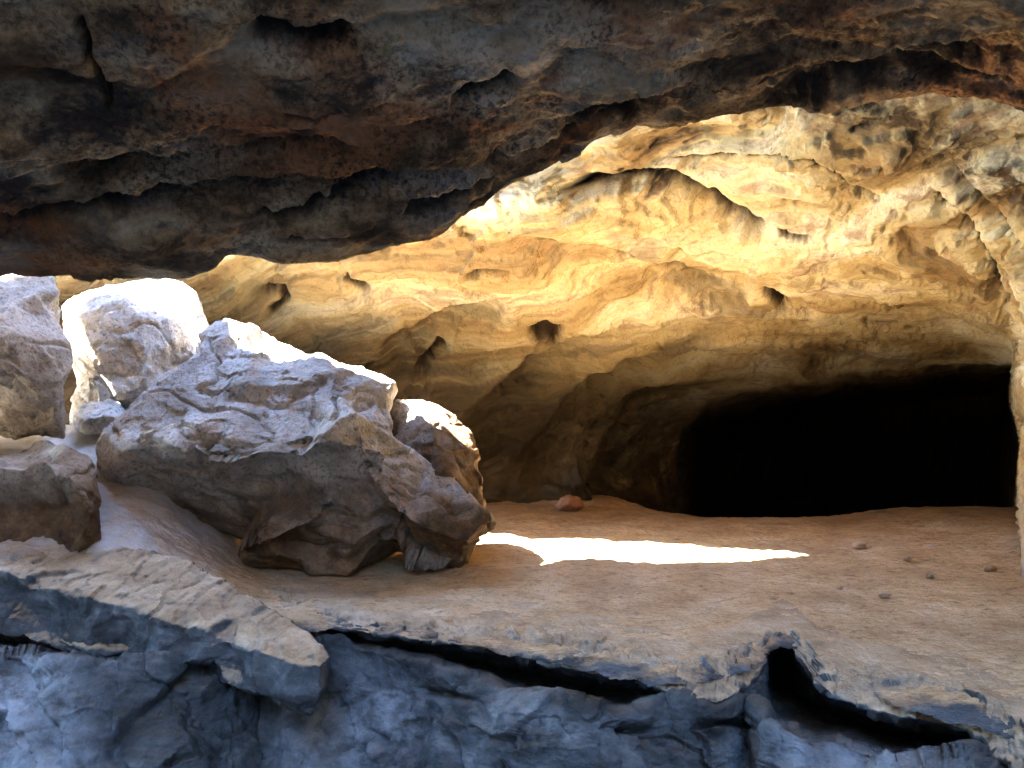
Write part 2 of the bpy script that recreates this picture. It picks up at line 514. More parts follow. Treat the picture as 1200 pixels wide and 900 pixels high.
    for line, w_, dep_, w2_, thin in (
        ([(650, 226), (690, 214), (740, 209), (790, 218), (830, 235), (870, 258), (912, 281)], 7, 0.30, 12, 1),
        ([(905, 272), (930, 282), (950, 284)], 3, 0.2, None, 1),
        ([(896, 345), (906, 352), (922, 364)], 5, 0.3, None, 1),
        ([(540, 326), (565, 319), (605, 327)], 3, 0.22, 6, 1),
        ([(395, 330), (415, 333), (432, 336)], 3, 0.2, None, 1),
        ([(620, 398), (640, 392), (660, 396)], 8, 0.3, None, 1),
        ([(485, 438), (505, 420), (522, 404)], 4, 0.3, 9, 1),
        ([(300, 340), (330, 336), (334, 352), (310, 372)], 4, 0.25, None, 1),
        ([(545, 500), (580, 470), (620, 432), (690, 400)], 7, 0.418, 42, 0),
        ([(600, 560), (650, 505), (700, 455), (770, 425)], 8, 0.38, 46, 0),
        ([(690, 585), (720, 530), (760, 480), (820, 455)], 8, 0.342, 40, 0),
        ([(440, 420), (475, 395), (520, 375), (590, 360)], 6, 0.304, 26, 0),
        ([(780, 300), (850, 330), (880, 338)], 5, 0.19, 30, 0),
        ([(1000, 372), (1060, 383), (1090, 388)], 3, 0.05, None, 0),
        ([(600, 285), (700, 300), (790, 330), (860, 358)], 6, 0.152, 24, 0),
        ([(1080, 220), (1130, 262), (1165, 320), (1180, 370)], 4, 0.1, 12, 1),
        ([(1105, 190), (1160, 245), (1192, 300)], 4, 0.12, 12, 1),
        ([(760, 190), (860, 185), (940, 195), (1040, 240)], 4, 0.1, 16, 1),
    ):
        k_ = groove(pw, line, w_, dep_, w2_)
        g += k_
        crack = np.maximum(crack, (1. if thin else .6) * sstep(.35, .75, groove(pw, line, w_ * (1.1 if thin else .8), 1., w_ * 1.7 if thin else None)))
    V = V + Nv * ((h * .62 - g) * lim)[:, None]
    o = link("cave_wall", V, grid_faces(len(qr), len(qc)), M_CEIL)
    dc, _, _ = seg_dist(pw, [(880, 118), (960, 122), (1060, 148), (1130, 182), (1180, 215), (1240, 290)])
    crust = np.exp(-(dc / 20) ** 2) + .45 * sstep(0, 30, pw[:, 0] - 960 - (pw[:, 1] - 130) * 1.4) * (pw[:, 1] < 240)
    attr(o, "wall", wall_shade)
    attr(o, "crack", crack)
    for k_, nm in enumerate(("bed_along", "bed_depth", "bed_level")): attr(o, nm, q[:, k_])
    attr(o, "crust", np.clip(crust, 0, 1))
    tag(o, "golden layered sandstone vault and brown side wall of the cave around the black recess", "cave wall", "structure")
    return o


build_shell()

# ------------------------------------------------------------------ OVERHANG IN FRONT
YB = 4.6
BROW = [(-1500, 330), (-900, 326), (-300, 322), (0, 321), (60, 324), (130, 325), (200, 322), (235, 310), (275, 294), (330, 299), (385, 297), (440, 284), (500, 271),
        (560, 246), (620, 208), (660, 186), (710, 163), (760, 143), (820, 131), (880, 126), (940, 120), (1000, 112), (1060, 104), (1110, 100), (1150, 102), (1200, 110),
        (1270, 170), (1340, 420), (1400, 640), (1500, 800), (1700, 900), (2400, 900)]


def build_overhang():
    xs = np.concatenate([np.arange(-9, -3.3, .06), np.arange(-3.3, 3.3, .0105), np.arange(3.3, 8.8, .05)])
    bx = [(p[0] - 600) / F * YB for p in BROW]
    bz = [CZ + (450 - p[1]) / F * YB for p in BROW]
    zb = np.maximum(interp(bx, bz, xs), -.5)
    ys = np.concatenate([np.linspace(.9, 2.2, 26)[:-1], np.arange(2.2, YB, .0105), [YB]])
    nb = 46
    wallx = sstep(3.0, 5.0, xs)
    z3 = np.clip(np.minimum(3.12 + .10 * xs / 3, 9), -9, 9) * (1 - wallx) + (zb + .25) * wallx
    kn = [.9, 1.8, 3.0, 3.9, YB]
    prof = np.stack([np.full_like(xs, 4.05) * (1 - wallx) + (zb + .5) * wallx, 3.62 * (1 - wallx) + (zb + .4) * wallx, z3, zb * .62 + z3 * .38, zb], 0)
    Zf = interp(kn, prof, ys)
    R1 = np.stack([np.broadcast_to(xs, Zf.shape), np.broadcast_to(ys[:, None], Zf.shape), Zf], -1)
    # upper lip at the cave mouth
    up = [np.stack([xs, np.full_like(xs, .9 - .25 * k), Zf[0] + .9 * k + .0], -1) for k in (4, 3, 2, 1, .5, .2)]
    # rear side of the brow
    t = np.linspace(0, 1, nb)[1:]
    back = []
    for k in t:
        back.append(np.stack([xs, np.full_like(xs, YB + .10 * math.sin(min(1, k * 3) * math.pi / 2) + .75 * k), zb + 3.2 * k ** 1.35], -1))
    G = np.concatenate([np.stack(up), R1, np.stack(back)], 0)
    nr, nc = G.shape[:2]
    N = grid_normals(G, np.array([0, 4.0, 0.]))
    nu = len(up)
    N[nu + len(ys):] = np.array([0, .8, -.25])
    # soften the normals across the brow
    for _ in range(10):
        N[1:-1] = (N[:-2] + N[1:-1] * 2 + N[2:]) / 4
    N /= np.linalg.norm(N, axis=2)[..., None]
    V = G.reshape(-1, 3); Nv = N.reshape(-1, 3)
    py = 450 - (V[:, 2] - CZ) / np.maximum(V[:, 1], .5) * F
    px = 600 + V[:, 0] / np.maximum(V[:, 1], .5) * F
    pp = np.stack([px, py], 1)
    w3 = np.stack([px / 45, py / 45, np.zeros(len(px))], 1)
    pw = pp + np.stack([fbm(w3, 4), fbm(w3 + 12.1, 4)], 1) * 14
    front = np.zeros((nr, nc)); front[:nu + len(ys)] = 1; front = front.ravel()
    h = .15 * fbm(V * np.array([.7, 1., 1.]), 3)
    wp = V + .3 * np.stack([fbm(V * 1.1, 3), fbm(V * 1.1 + 9, 3), fbm(V * 1.1 + 21, 3)], 1)
    st = 4.2 * fbm(wp * np.array([.32, 1.35, .6]), 4, .5)
    fl = np.floor(st); fr = st - fl
    h += .30 * (fl + sstep(.3, .75, fr)) / 4.2
    h += .07 * fbm(wp * np.array([1.3, 3.2, 2.]), 5, .58, ridged=True)
    h += .035 * fbm(V * 6, 5, .6)
    h += .02 * fbm(V * 20, 4, .65)
    b1, b2, fv = worley(wp * np.array([1.5, 3.0, 3.0]))
    h += .03 * fv
    g = np.zeros(len(pw)); crack = np.zeros(len(pw))
    for line, w_, dep_, w2_ in (
        ([(70, 228), (150, 206), (215, 198), (290, 186), (330, 172), (370, 164), (440, 180)], 5, 0.3, 12),
        ([(-40, 262), (60, 260), (160, 248), (240, 232), (330, 222), (450, 208), (560, 190)], 6, 0.26, 14),
        ([(100, 0), (108, 40), (125, 85), (138, 125)], 4, 0.2, None),
        ([(280, 270), (360, 250), (440, 222), (520, 205), (600, 180), (680, 150)], 5, 0.2, 12),
        ([(640, 140), (760, 100), (860, 88), (960, 66), (1080, 40), (1200, 30)], 6, 0.24, 22),
        ([(290, 20), (350, 40), (420, 30)], 14, 0.16, None),
        ([(520, 110), (570, 92), (600, 70)], 10, 0.16, None),
        ([(860, 120), (960, 108), (1060, 70), (1180, 62)], 8, 0.14, None),
        ([(0, 190), (60, 196), (100, 214)], 4, .14, None),
        ([(420, 190), (520, 196), (600, 176), (690, 150), (790, 112)], 4, .2, 10),
        ([(300, 285), (420, 262), (520, 236), (600, 205)], 3, .14, 8),
        ([(900, 108), (1000, 92), (1100, 82), (1200, 84)], 7, .16, 12),
        ([(330, 118), (400, 128), (430, 110)], 5, .12, None),
    ):
        k_ = groove(pw, line, w_, dep_, w2_)
        g += k_
        crack = np.maximum(crack, sstep(.3, .8, groove(pw, line, w_ * 1.2, 1., w2_)))
    amp = np.where(front > 0, 1., .5)
    edge = np.exp(-((V[:, 1] - YB) / .22) ** 2)
    V = V + Nv * (h * amp * (1 - .45 * edge) * (1 - .5 * (np.abs(V[:, 0]) > 3.4)) - g * front * (1 - .5 * edge))[:, None]
    o = link("rock_overhang", V, grid_faces(nr, nc), M_OVER)
    attr(o, "crack", crack * front)
    attr(o, "ochre", np.clip(0 * pw[:, 0] + .8 * sstep(850, 980, pw[:, 0]) * sstep(6, 22, pw[:, 1]) * (1 - sstep(46, 66, pw[:, 1])), 0, 1) * front)
    tag(o, "dark brown rock overhang hanging across the top of the view", "rock overhang", "structure")


build_overhang()

# ------------------------------------------------------------------ GROUND
def unproj(px, py, z):
    Y = (CZ - z) * F / (py - 450.0)
    return ((px - 600) / F * Y, Y)


EDGE = [(-30, 6.2), (-6, 5.9), (-3.6, 5.55), (-2.75, 5.35), (-1.95, 5.05), (-1.5, 5.2), (-1.2, 5.35), (-.25, 5.0), (.3, 4.62), (.9, 4.3), (1.35, 4.5), (1.75, 4.95), (1.78, 4.45),
        (1.9, 4.1), (2.15, 3.85), (2.4, 3.5), (3.2, 3.2), (6, 2.4), (30, 2.0)]
def build_ground():
    def grow(a, b, s):       # from a outwards to b
        out = [a]; st = s
        while abs(out[-1]) < abs(b): out.append(out[-1] + math.copysign(st, b)); st *= 1.22
        return out[1:]
    xs = np.array(sorted(grow(-4.7, -300, .05) + list(np.arange(-4.7, 4.7, .0165)) + grow(4.7, 300, .05)))
    ys = np.array(sorted([-v for v in grow(0, 300, .3)] + list(np.arange(0, 2.8, .1)) + list(np.arange(2.8, 6.6, .0135)) + list(np.arange(6.6, 11.6, .028)) + [11.6 + v for v in grow(0, 300, .06)]))
    X, Y = np.meshgrid(xs, ys)
    p2 = np.stack([X.ravel(), Y.ravel()], 1)
    p3 = np.stack([X.ravel(), Y.ravel(), np.zeros(X.size)], 1)
    wob = np.stack([fbm(p3 * 3.2, 5), fbm(p3 * 3.2 + 40, 5)], 1) * .16
    wob += np.stack([fbm(p3 * 11, 3), fbm(p3 * 11 + 40, 3)], 1) * .03
    pw = p2 + wob * .8
    # signed distance to the rock step (positive = on the sandy floor side)
    sd_ = sdf(pw, EDGE + [(60, 2.0), (400, 400), (-400, 400), (-60, 6.2)])
    # debris ramp that climbs at the left towards the skylight
    ramp = .46 * np.clip(pw[:, 1] - 5.35, 0, 2.6) * (1 - sstep(-3.0, -1.7, pw[:, 0] + .38 * (pw[:, 1] - 6.0))) * (1 - .5 * sstep(8.0, 9.6, pw[:, 1]))
    left = .16 * sstep(-2.0, -4.0, pw[:, 0]) * (1 - sstep(5.6, 8, pw[:, 1]))
    floor = ramp + left + .035 * fbm(p3 * np.array([.9, 1.3, 1]), 4) + .038 * fbm(p3 * np.array([3.2, 5, 1]), 5, .62) + .016 * fbm(p3 * 15, 4, .62)
    floor += .10 * sstep(4.0, 5.2, pw[:, 0]) * sstep(5, 8, pw[:, 1])
    dr = pw[:, 1] - (10.35 + .06 * (pw[:, 0] - 2.2))
    floor -= .36 * np.clip(.5 * (dr + np.sqrt(dr * dr + .5)), 0, 8) * sstep(1.2, 2.8, pw[:, 0])
    wq = p3 + .25 * np.stack([fbm(p3 * 1.4, 3), fbm(p3 * 1.4 + 5, 3), 0 * X.ravel()], 1)
    b1, b2, fv = worley(wq * np.array([2.2, 3.2, 1.]))
    low = -1.7 + .2 * fbm(p3 * .5, 4)
    floor -= .05 * (1 - sstep(.0, .5, sd_))
    k = sstep(-.3, -.1, sd_)
    z = low * (1 - k) + floor * k
    V = np.stack([X.ravel(), Y.ravel(), z], 1)
    fc = grid_faces(len(ys), len(xs))
    sf = sd_[fc]
    fc = fc[~((sf.max(1) < .10) & (sf.min(1) > -.6) & (np.abs(p2[fc[:, 0], 0]) < 8))]       # the rock ledges stand here
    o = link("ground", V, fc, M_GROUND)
    rk = .8 * (1 - sstep(-.05, .55, sd_ + .3 * fbm(p3 * 1.5, 3)))
    attr(o, "rock", rk)
    attr(o, "back_shade", sstep(8.2, 9.9, p2[:, 1] + .5 * fbm(p3 * .9, 4)) * (p2[:, 1] < 40))
    attr(o, "pale", sstep(.05, .35, ramp) * .9)
    tag(o, "sandy cave floor with blue grey bedrock in front", "cave floor", "structure")


build_ground()

# ------------------------------------------------------------------ ROCKS
def rock(name, outline, inner, depth, mat, label, cat, voxel=.02, amp=1., seed=0., back=.6, group=None, low=None, cracks=.05, chips=70):
    """closed rock: traced silhouette with its own depths, ridge points in front, a rounded rear `depth` metres thick"""
    n = len(outline)
    pts2 = [Vector((p[0], -p[1])) for p in outline] + [Vector((p[0], -p[1])) for p in inner]
    res = delaunay_2d_cdt(pts2, [], [list(range(n))], 1, .01)
    vo, _, fo, orig = res[0], res[1], res[2], res[3]
    allp = list(outline) + list(inner)
    idx = [o[0] for o in orig]
    front = [allp[i] for i in idx]
    V = [P(*p) for p in front]
    faces = [tuple(f) for f in fo]
    ring = [idx.index(i) for i in range(n)]
    cx = sum(p[0] for p in outline) / n; cy = sum(p[1] for p in outline) / n
    prev = ring
    for sc, dd in ((.96, .35), (.84, .75), (back, 1.0)):
        cur = []
        for p in outline:
            cur.append(len(V)); V.append(P(cx + (p[0] - cx) * sc, cy + (p[1] - cy) * sc, p[2] + depth * dd))
        for i in range(n):
            j = (i + 1) % n
            faces.append((prev[j], prev[i], cur[i])); faces.append((prev[j], cur[i], cur[j]))
        prev = cur
    c = len(V); V.append(tuple(np.mean([V[i] for i in prev], 0) + np.array([0, .08, 0])))
    for i in range(n):
        faces.append((prev[(i + 1) % n], prev[i], c))
    me = bpy.data.meshes.new("tmp"); me.from_pydata([tuple(v) for v in V], [], faces); me.update()
    ob = bpy.data.objects.new("tmp", me); COL.objects.link(ob)
    md = ob.modifiers.new("r", 'REMESH'); md.mode = 'VOXEL'; md.voxel_size = voxel; md.adaptivity = 0
    dg = bpy.context.evaluated_depsgraph_get()
    m2 = bpy.data.meshes.new_from_object(ob.evaluated_get(dg))
    bpy.data.objects.remove(ob); bpy.data.meshes.remove(me)
    nv = len(m2.vertices)
    co = np.empty(nv * 3, np.float32); m2.vertices.foreach_get("co", co); co = co.reshape(-1, 3).astype(float)
    ne = len(m2.edges); ed = np.empty(ne * 2, np.int32); m2.edges.foreach_get("vertices", ed); ed = ed.reshape(-1, 2)
    deg = np.bincount(ed.ravel(), minlength=nv)[:, None].astype(float)

    def smooth(a, k):
        for _ in range(k):
            s = np.zeros_like(a)
            for ax in range(a.shape[1]):
                s[:, ax] = np.bincount(ed[:, 0], a[ed[:, 1], ax], nv) + np.bincount(ed[:, 1], a[ed[:, 0], ax], nv)
            a = a * .4 + .6 * s / deg
        return a
    co = smooth(co, 2)
    m2.vertices.foreach_set("co", co.astype(np.float32).ravel()); m2.update()
    nr = np.empty(nv * 3, np.float32); m2.vertex_normals.foreach_get("vector", nr); nr = smooth(nr.reshape(-1, 3).astype(float), 6)
    nr /= np.linalg.norm(nr, axis=1)[:, None] + 1e-9
    rr = np.random.default_rng(int(seed * 10))
    size = min(float(np.ptp(co, axis=0).max()), 9. if chips != 45 else 1.0)
    co0 = co.copy()
    for _ in range(chips):                       # broken faces: flatten a patch on a plane
        j = rr.integers(nv)
        rad = size * rr.uniform(.10, .26)
        v = co - co0[j]
        dist = np.sqrt((v ** 2).sum(1))
        m = (dist < rad)
        m &= nr @ nr[j] > .15
        nj = nr[j] + rr.normal(size=3) * .14
        nj /= np.linalg.norm(nj)
        over = np.clip(v[m] @ nj + rad * rr.uniform(.01, .07), 0, rad * .22)
        wgt = 1 - sstep(rad * .8, rad, dist[m])
        co[m] -= np.outer(np.maximum(over, 0) * wgt, nj)
    q = co + seed
    wq = q + .2 * np.stack([fbm(q * 1.5, 3), fbm(q * 1.5 + 5, 3), fbm(q * 1.5 + 11, 3)], 1)
    th = .32 + seed * .05
    rot = np.array([[math.cos(th), 0, -math.sin(th)], [0, 1, 0], [math.sin(th), 0, math.cos(th)]])
    bq = (wq @ rot.T) * np.array([.8, .8, 2.6])
    h = .05 * fbm(q * 1.3, 3)
    _, _, fv = worley(wq * 1.7); h += .03 * fv
    e1, e2, fv2 = worley((wq @ rot.T) * np.array([4.2, 4.2, 7.5])); h += .028 * fv2
    h += .022 * fbm(bq, 5, .52, ridged=True)
    h += .013 * fbm(q * 7, 5, .55)
    h += .012 * fbm(q * 26, 3, .6)
    crack = np.abs(fbm(bq * .8 + 7, 3)); h -= cracks * np.exp(-(crack / .022) ** 2)
    co = co + nr * (h * amp)[:, None]
    nf = len(m2.polygons)
    fl = np.empty(nf * 4, np.int32); m2.loops.foreach_get("vertex_index", fl)
    bpy.data.meshes.remove(m2)
    base = np.array([co[:, 0].mean(), co[:, 1].mean(), co[:, 2].min()])
    o = link(name, co, fl.reshape(-1, 4), mat, origin=base)
    zz = co[:, 2]
    lo, hi = low if low else (zz.min(), zz.max())
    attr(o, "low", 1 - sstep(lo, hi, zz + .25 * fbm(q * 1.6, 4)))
    tag(o, label, cat, None, group)
    return o


G = "fallen boulders on the left of the cave"
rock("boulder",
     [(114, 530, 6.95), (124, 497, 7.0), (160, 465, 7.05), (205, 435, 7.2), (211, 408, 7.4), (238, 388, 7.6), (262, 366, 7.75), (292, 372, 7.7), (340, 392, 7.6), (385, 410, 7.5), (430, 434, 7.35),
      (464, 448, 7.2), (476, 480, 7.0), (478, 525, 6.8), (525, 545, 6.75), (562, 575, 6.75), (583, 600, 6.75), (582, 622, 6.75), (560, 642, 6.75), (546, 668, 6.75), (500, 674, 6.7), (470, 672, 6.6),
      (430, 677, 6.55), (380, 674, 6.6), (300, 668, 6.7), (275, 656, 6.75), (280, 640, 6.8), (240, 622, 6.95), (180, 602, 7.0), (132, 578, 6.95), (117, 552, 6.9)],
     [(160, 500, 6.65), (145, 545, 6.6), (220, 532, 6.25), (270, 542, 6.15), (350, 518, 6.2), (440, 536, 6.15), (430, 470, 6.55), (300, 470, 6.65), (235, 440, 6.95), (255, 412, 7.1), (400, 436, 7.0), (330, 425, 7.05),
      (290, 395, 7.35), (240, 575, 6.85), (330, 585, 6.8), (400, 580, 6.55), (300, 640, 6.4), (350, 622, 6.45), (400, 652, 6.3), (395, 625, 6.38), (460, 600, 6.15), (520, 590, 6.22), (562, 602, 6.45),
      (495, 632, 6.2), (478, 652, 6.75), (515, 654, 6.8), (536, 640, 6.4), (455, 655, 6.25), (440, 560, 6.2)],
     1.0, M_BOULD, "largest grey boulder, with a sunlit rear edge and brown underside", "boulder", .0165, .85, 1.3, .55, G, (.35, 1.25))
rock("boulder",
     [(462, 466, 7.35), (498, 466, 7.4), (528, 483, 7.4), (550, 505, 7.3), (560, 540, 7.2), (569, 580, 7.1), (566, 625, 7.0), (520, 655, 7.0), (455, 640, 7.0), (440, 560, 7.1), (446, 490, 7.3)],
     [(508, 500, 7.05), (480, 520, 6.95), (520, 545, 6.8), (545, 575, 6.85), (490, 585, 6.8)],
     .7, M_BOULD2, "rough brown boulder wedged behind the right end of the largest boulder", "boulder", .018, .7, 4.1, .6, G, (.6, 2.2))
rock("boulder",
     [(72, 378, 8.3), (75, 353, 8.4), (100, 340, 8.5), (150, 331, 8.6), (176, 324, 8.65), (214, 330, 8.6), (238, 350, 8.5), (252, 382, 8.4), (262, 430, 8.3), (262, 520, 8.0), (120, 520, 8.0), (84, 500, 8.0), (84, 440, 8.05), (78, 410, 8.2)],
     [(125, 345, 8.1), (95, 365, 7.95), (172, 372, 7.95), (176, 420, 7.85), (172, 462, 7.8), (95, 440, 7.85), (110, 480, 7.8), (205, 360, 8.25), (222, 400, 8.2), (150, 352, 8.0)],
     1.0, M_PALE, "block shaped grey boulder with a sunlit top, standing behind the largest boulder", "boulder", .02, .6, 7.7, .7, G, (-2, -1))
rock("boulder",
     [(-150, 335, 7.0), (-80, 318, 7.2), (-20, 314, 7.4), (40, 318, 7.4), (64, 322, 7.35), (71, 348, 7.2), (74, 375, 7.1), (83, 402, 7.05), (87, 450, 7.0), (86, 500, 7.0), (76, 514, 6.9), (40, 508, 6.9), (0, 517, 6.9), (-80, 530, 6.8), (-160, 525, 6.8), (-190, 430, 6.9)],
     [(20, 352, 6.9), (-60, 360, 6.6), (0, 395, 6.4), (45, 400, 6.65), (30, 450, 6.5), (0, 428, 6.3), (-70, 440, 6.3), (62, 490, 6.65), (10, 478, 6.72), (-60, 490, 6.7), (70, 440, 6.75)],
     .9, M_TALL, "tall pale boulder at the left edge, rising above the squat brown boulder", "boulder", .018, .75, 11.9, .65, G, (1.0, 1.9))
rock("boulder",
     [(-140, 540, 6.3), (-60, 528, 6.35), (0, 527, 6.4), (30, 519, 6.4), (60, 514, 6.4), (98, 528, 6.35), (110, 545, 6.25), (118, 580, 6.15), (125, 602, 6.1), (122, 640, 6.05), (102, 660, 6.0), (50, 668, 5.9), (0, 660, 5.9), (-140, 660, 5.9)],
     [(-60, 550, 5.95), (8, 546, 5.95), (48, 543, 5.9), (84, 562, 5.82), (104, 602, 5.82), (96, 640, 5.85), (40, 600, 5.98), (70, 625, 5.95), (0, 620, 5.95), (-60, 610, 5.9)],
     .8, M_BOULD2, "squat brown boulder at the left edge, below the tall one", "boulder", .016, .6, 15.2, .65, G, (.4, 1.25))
rock("rock",
     [(86, 488, 7.75), (100, 472, 7.8), (122, 464, 7.85), (142, 472, 7.8), (148, 488, 7.7), (140, 506, 7.6), (105, 510, 7.55), (88, 503, 7.6)],
     [(118, 478, 7.6), (105, 492, 7.45), (132, 490, 7.5)],
     .35, M_PALE, "small pale rock lying in front of the block shaped boulder", "rock", .013, .35, 19.4, .6, None, (-2, -1))
rock("stone",
     [(650, 592, 10.2), (656, 583, 10.2), (668, 579, 10.25), (680, 584, 10.2), (684, 593, 10.2), (676, 600, 10.1), (656, 600, 10.1)],
     [(668, 588, 10.0), (660, 594, 9.98), (676, 594, 10.0)],
     .25, M_STONE, "small reddish stone on the floor against the far wall", "stone", .012, .25, 22., .6)
rock("stone",
     [(1078, 642, 7.9), (1086, 637, 8.0), (1100, 637, 8.0), (1108, 641, 7.95), (1100, 645, 7.85), (1084, 645, 7.85)],
     [(1092, 640, 7.88)],
     .12, M_CHIP, "thin pale stone chip lying flat on the sand at the right", "stone", .009, .12, 25., .6)

GP = "small pebbles scattered on the right side of the floor"
for k, (px, py, w) in enumerate([(1006, 641, 9), (1160, 668, 8), (1090, 677, 6), (1036, 699, 8), (984, 690, 5), (1064, 656, 5), (930, 716, 6), (1150, 640, 6)]):
    Yp = CZ * F / (py - 450.)
    hgt = w * random.uniform(.45, .7)
    a = [(math.cos(q), math.sin(q)) for q in np.linspace(0, 2 * math.pi, 9)[:-1]]
    rock("pebble", [(px + w * c_ * random.uniform(.8, 1.15), py - hgt * .5 - hgt * s_ * random.uniform(.75, 1.1), Yp) for c_, s_ in a],
         [(px + random.uniform(-.2, .2) * w, py - hgt * .7, Yp - .04)], w / F * Yp * 1.2, M_STONE2 if k % 3 else M_CHIP,
         "small pebble half sunk in the sand on the right side of the floor", "pebble", .008, .1, 50. + k, .6, GP)

# front ledges
GL = "rock ledges along the front edge of the floor"
rock("rock_ledge",
     [(-160, 625, 6.1), (0, 636, 6.1), (130, 640, 6.05), (215, 655, 5.85), (300, 704, 5.4), (362, 740, 5.05), (388, 770, 4.75), (387, 800, 4.75), (368, 838, 4.7), (310, 815, 4.85), (268, 805, 4.95), (250, 775, 5.05),
      (180, 800, 5.1), (100, 772, 5.25), (30, 746, 5.4), (-160, 730, 5.5)],
     [(-60, 655, 5.7), (0, 668, 5.55), (60, 690, 5.4), (120, 706, 5.28), (190, 722, 5.15), (240, 738, 5.02), (258, 752, 5.0), (272, 752, 4.98), (305, 764, 4.78), (342, 778, 4.66), (376, 780, 4.6), (374, 810, 4.56),
      (330, 815, 4.66), (290, 800, 4.9), (278, 776, 5.1), (130, 745, 5.3), (200, 760, 5.1), (230, 770, 5.0), (40, 722, 5.5), (-60, 700, 5.6)],
     .5, M_SLAB, "dusty topped ledge at lower left ending in a blunt nose", "rock ledge", .013, .62, 28.8, .8, GL, cracks=.02, chips=45)

#   px     lip   under  lower  crack
SHELF = [(-420, 690, 738, 762, .5), (-100, 690, 738, 764, .5), (0, 690, 740, 764, .5), (60, 695, 752, 772, .45), (110, 700, 764, 776, .25), (200, 702, 760, 772, .0), (300, 700, 728, 736, .05),
         (320, 699, 722, 736, .1), (345, 706, 725, 741, .2), (400, 722, 737, 752, .4), (470, 732, 748, 768, .5), (560, 733, 761, 800, .8), (640, 744, 778, 828, .9), (700, 754, 793, 838, .9),
         (750, 766, 801, 830, .7), (785, 774, 812, 818, .3), (802, 778, 816, 820, .03), (840, 772, 822, 832, .0), (875, 757, 805, 818, .03), (893, 748, 785, 838, .3), (903, 742, 762, 858, 1.),
         (920, 738, 754, 862, 1.3), (940, 750, 778, 866, 1.3), (960, 770, 806, 864, 1.3), (1000, 784, 827, 868, 1.3), (1046, 793, 841, 892, 1.2), (1087, 798, 849, 892, 1.1), (1130, 806, 856, 886, 1.),
         (1160, 822, 882, 904, 1.), (1190, 842, 908, 934, 1.), (1300, 950, 964, 1005, .8), (1500, 1060, 1078, 1110, .6), (1750, 1200, 1220, 1250, .5)]


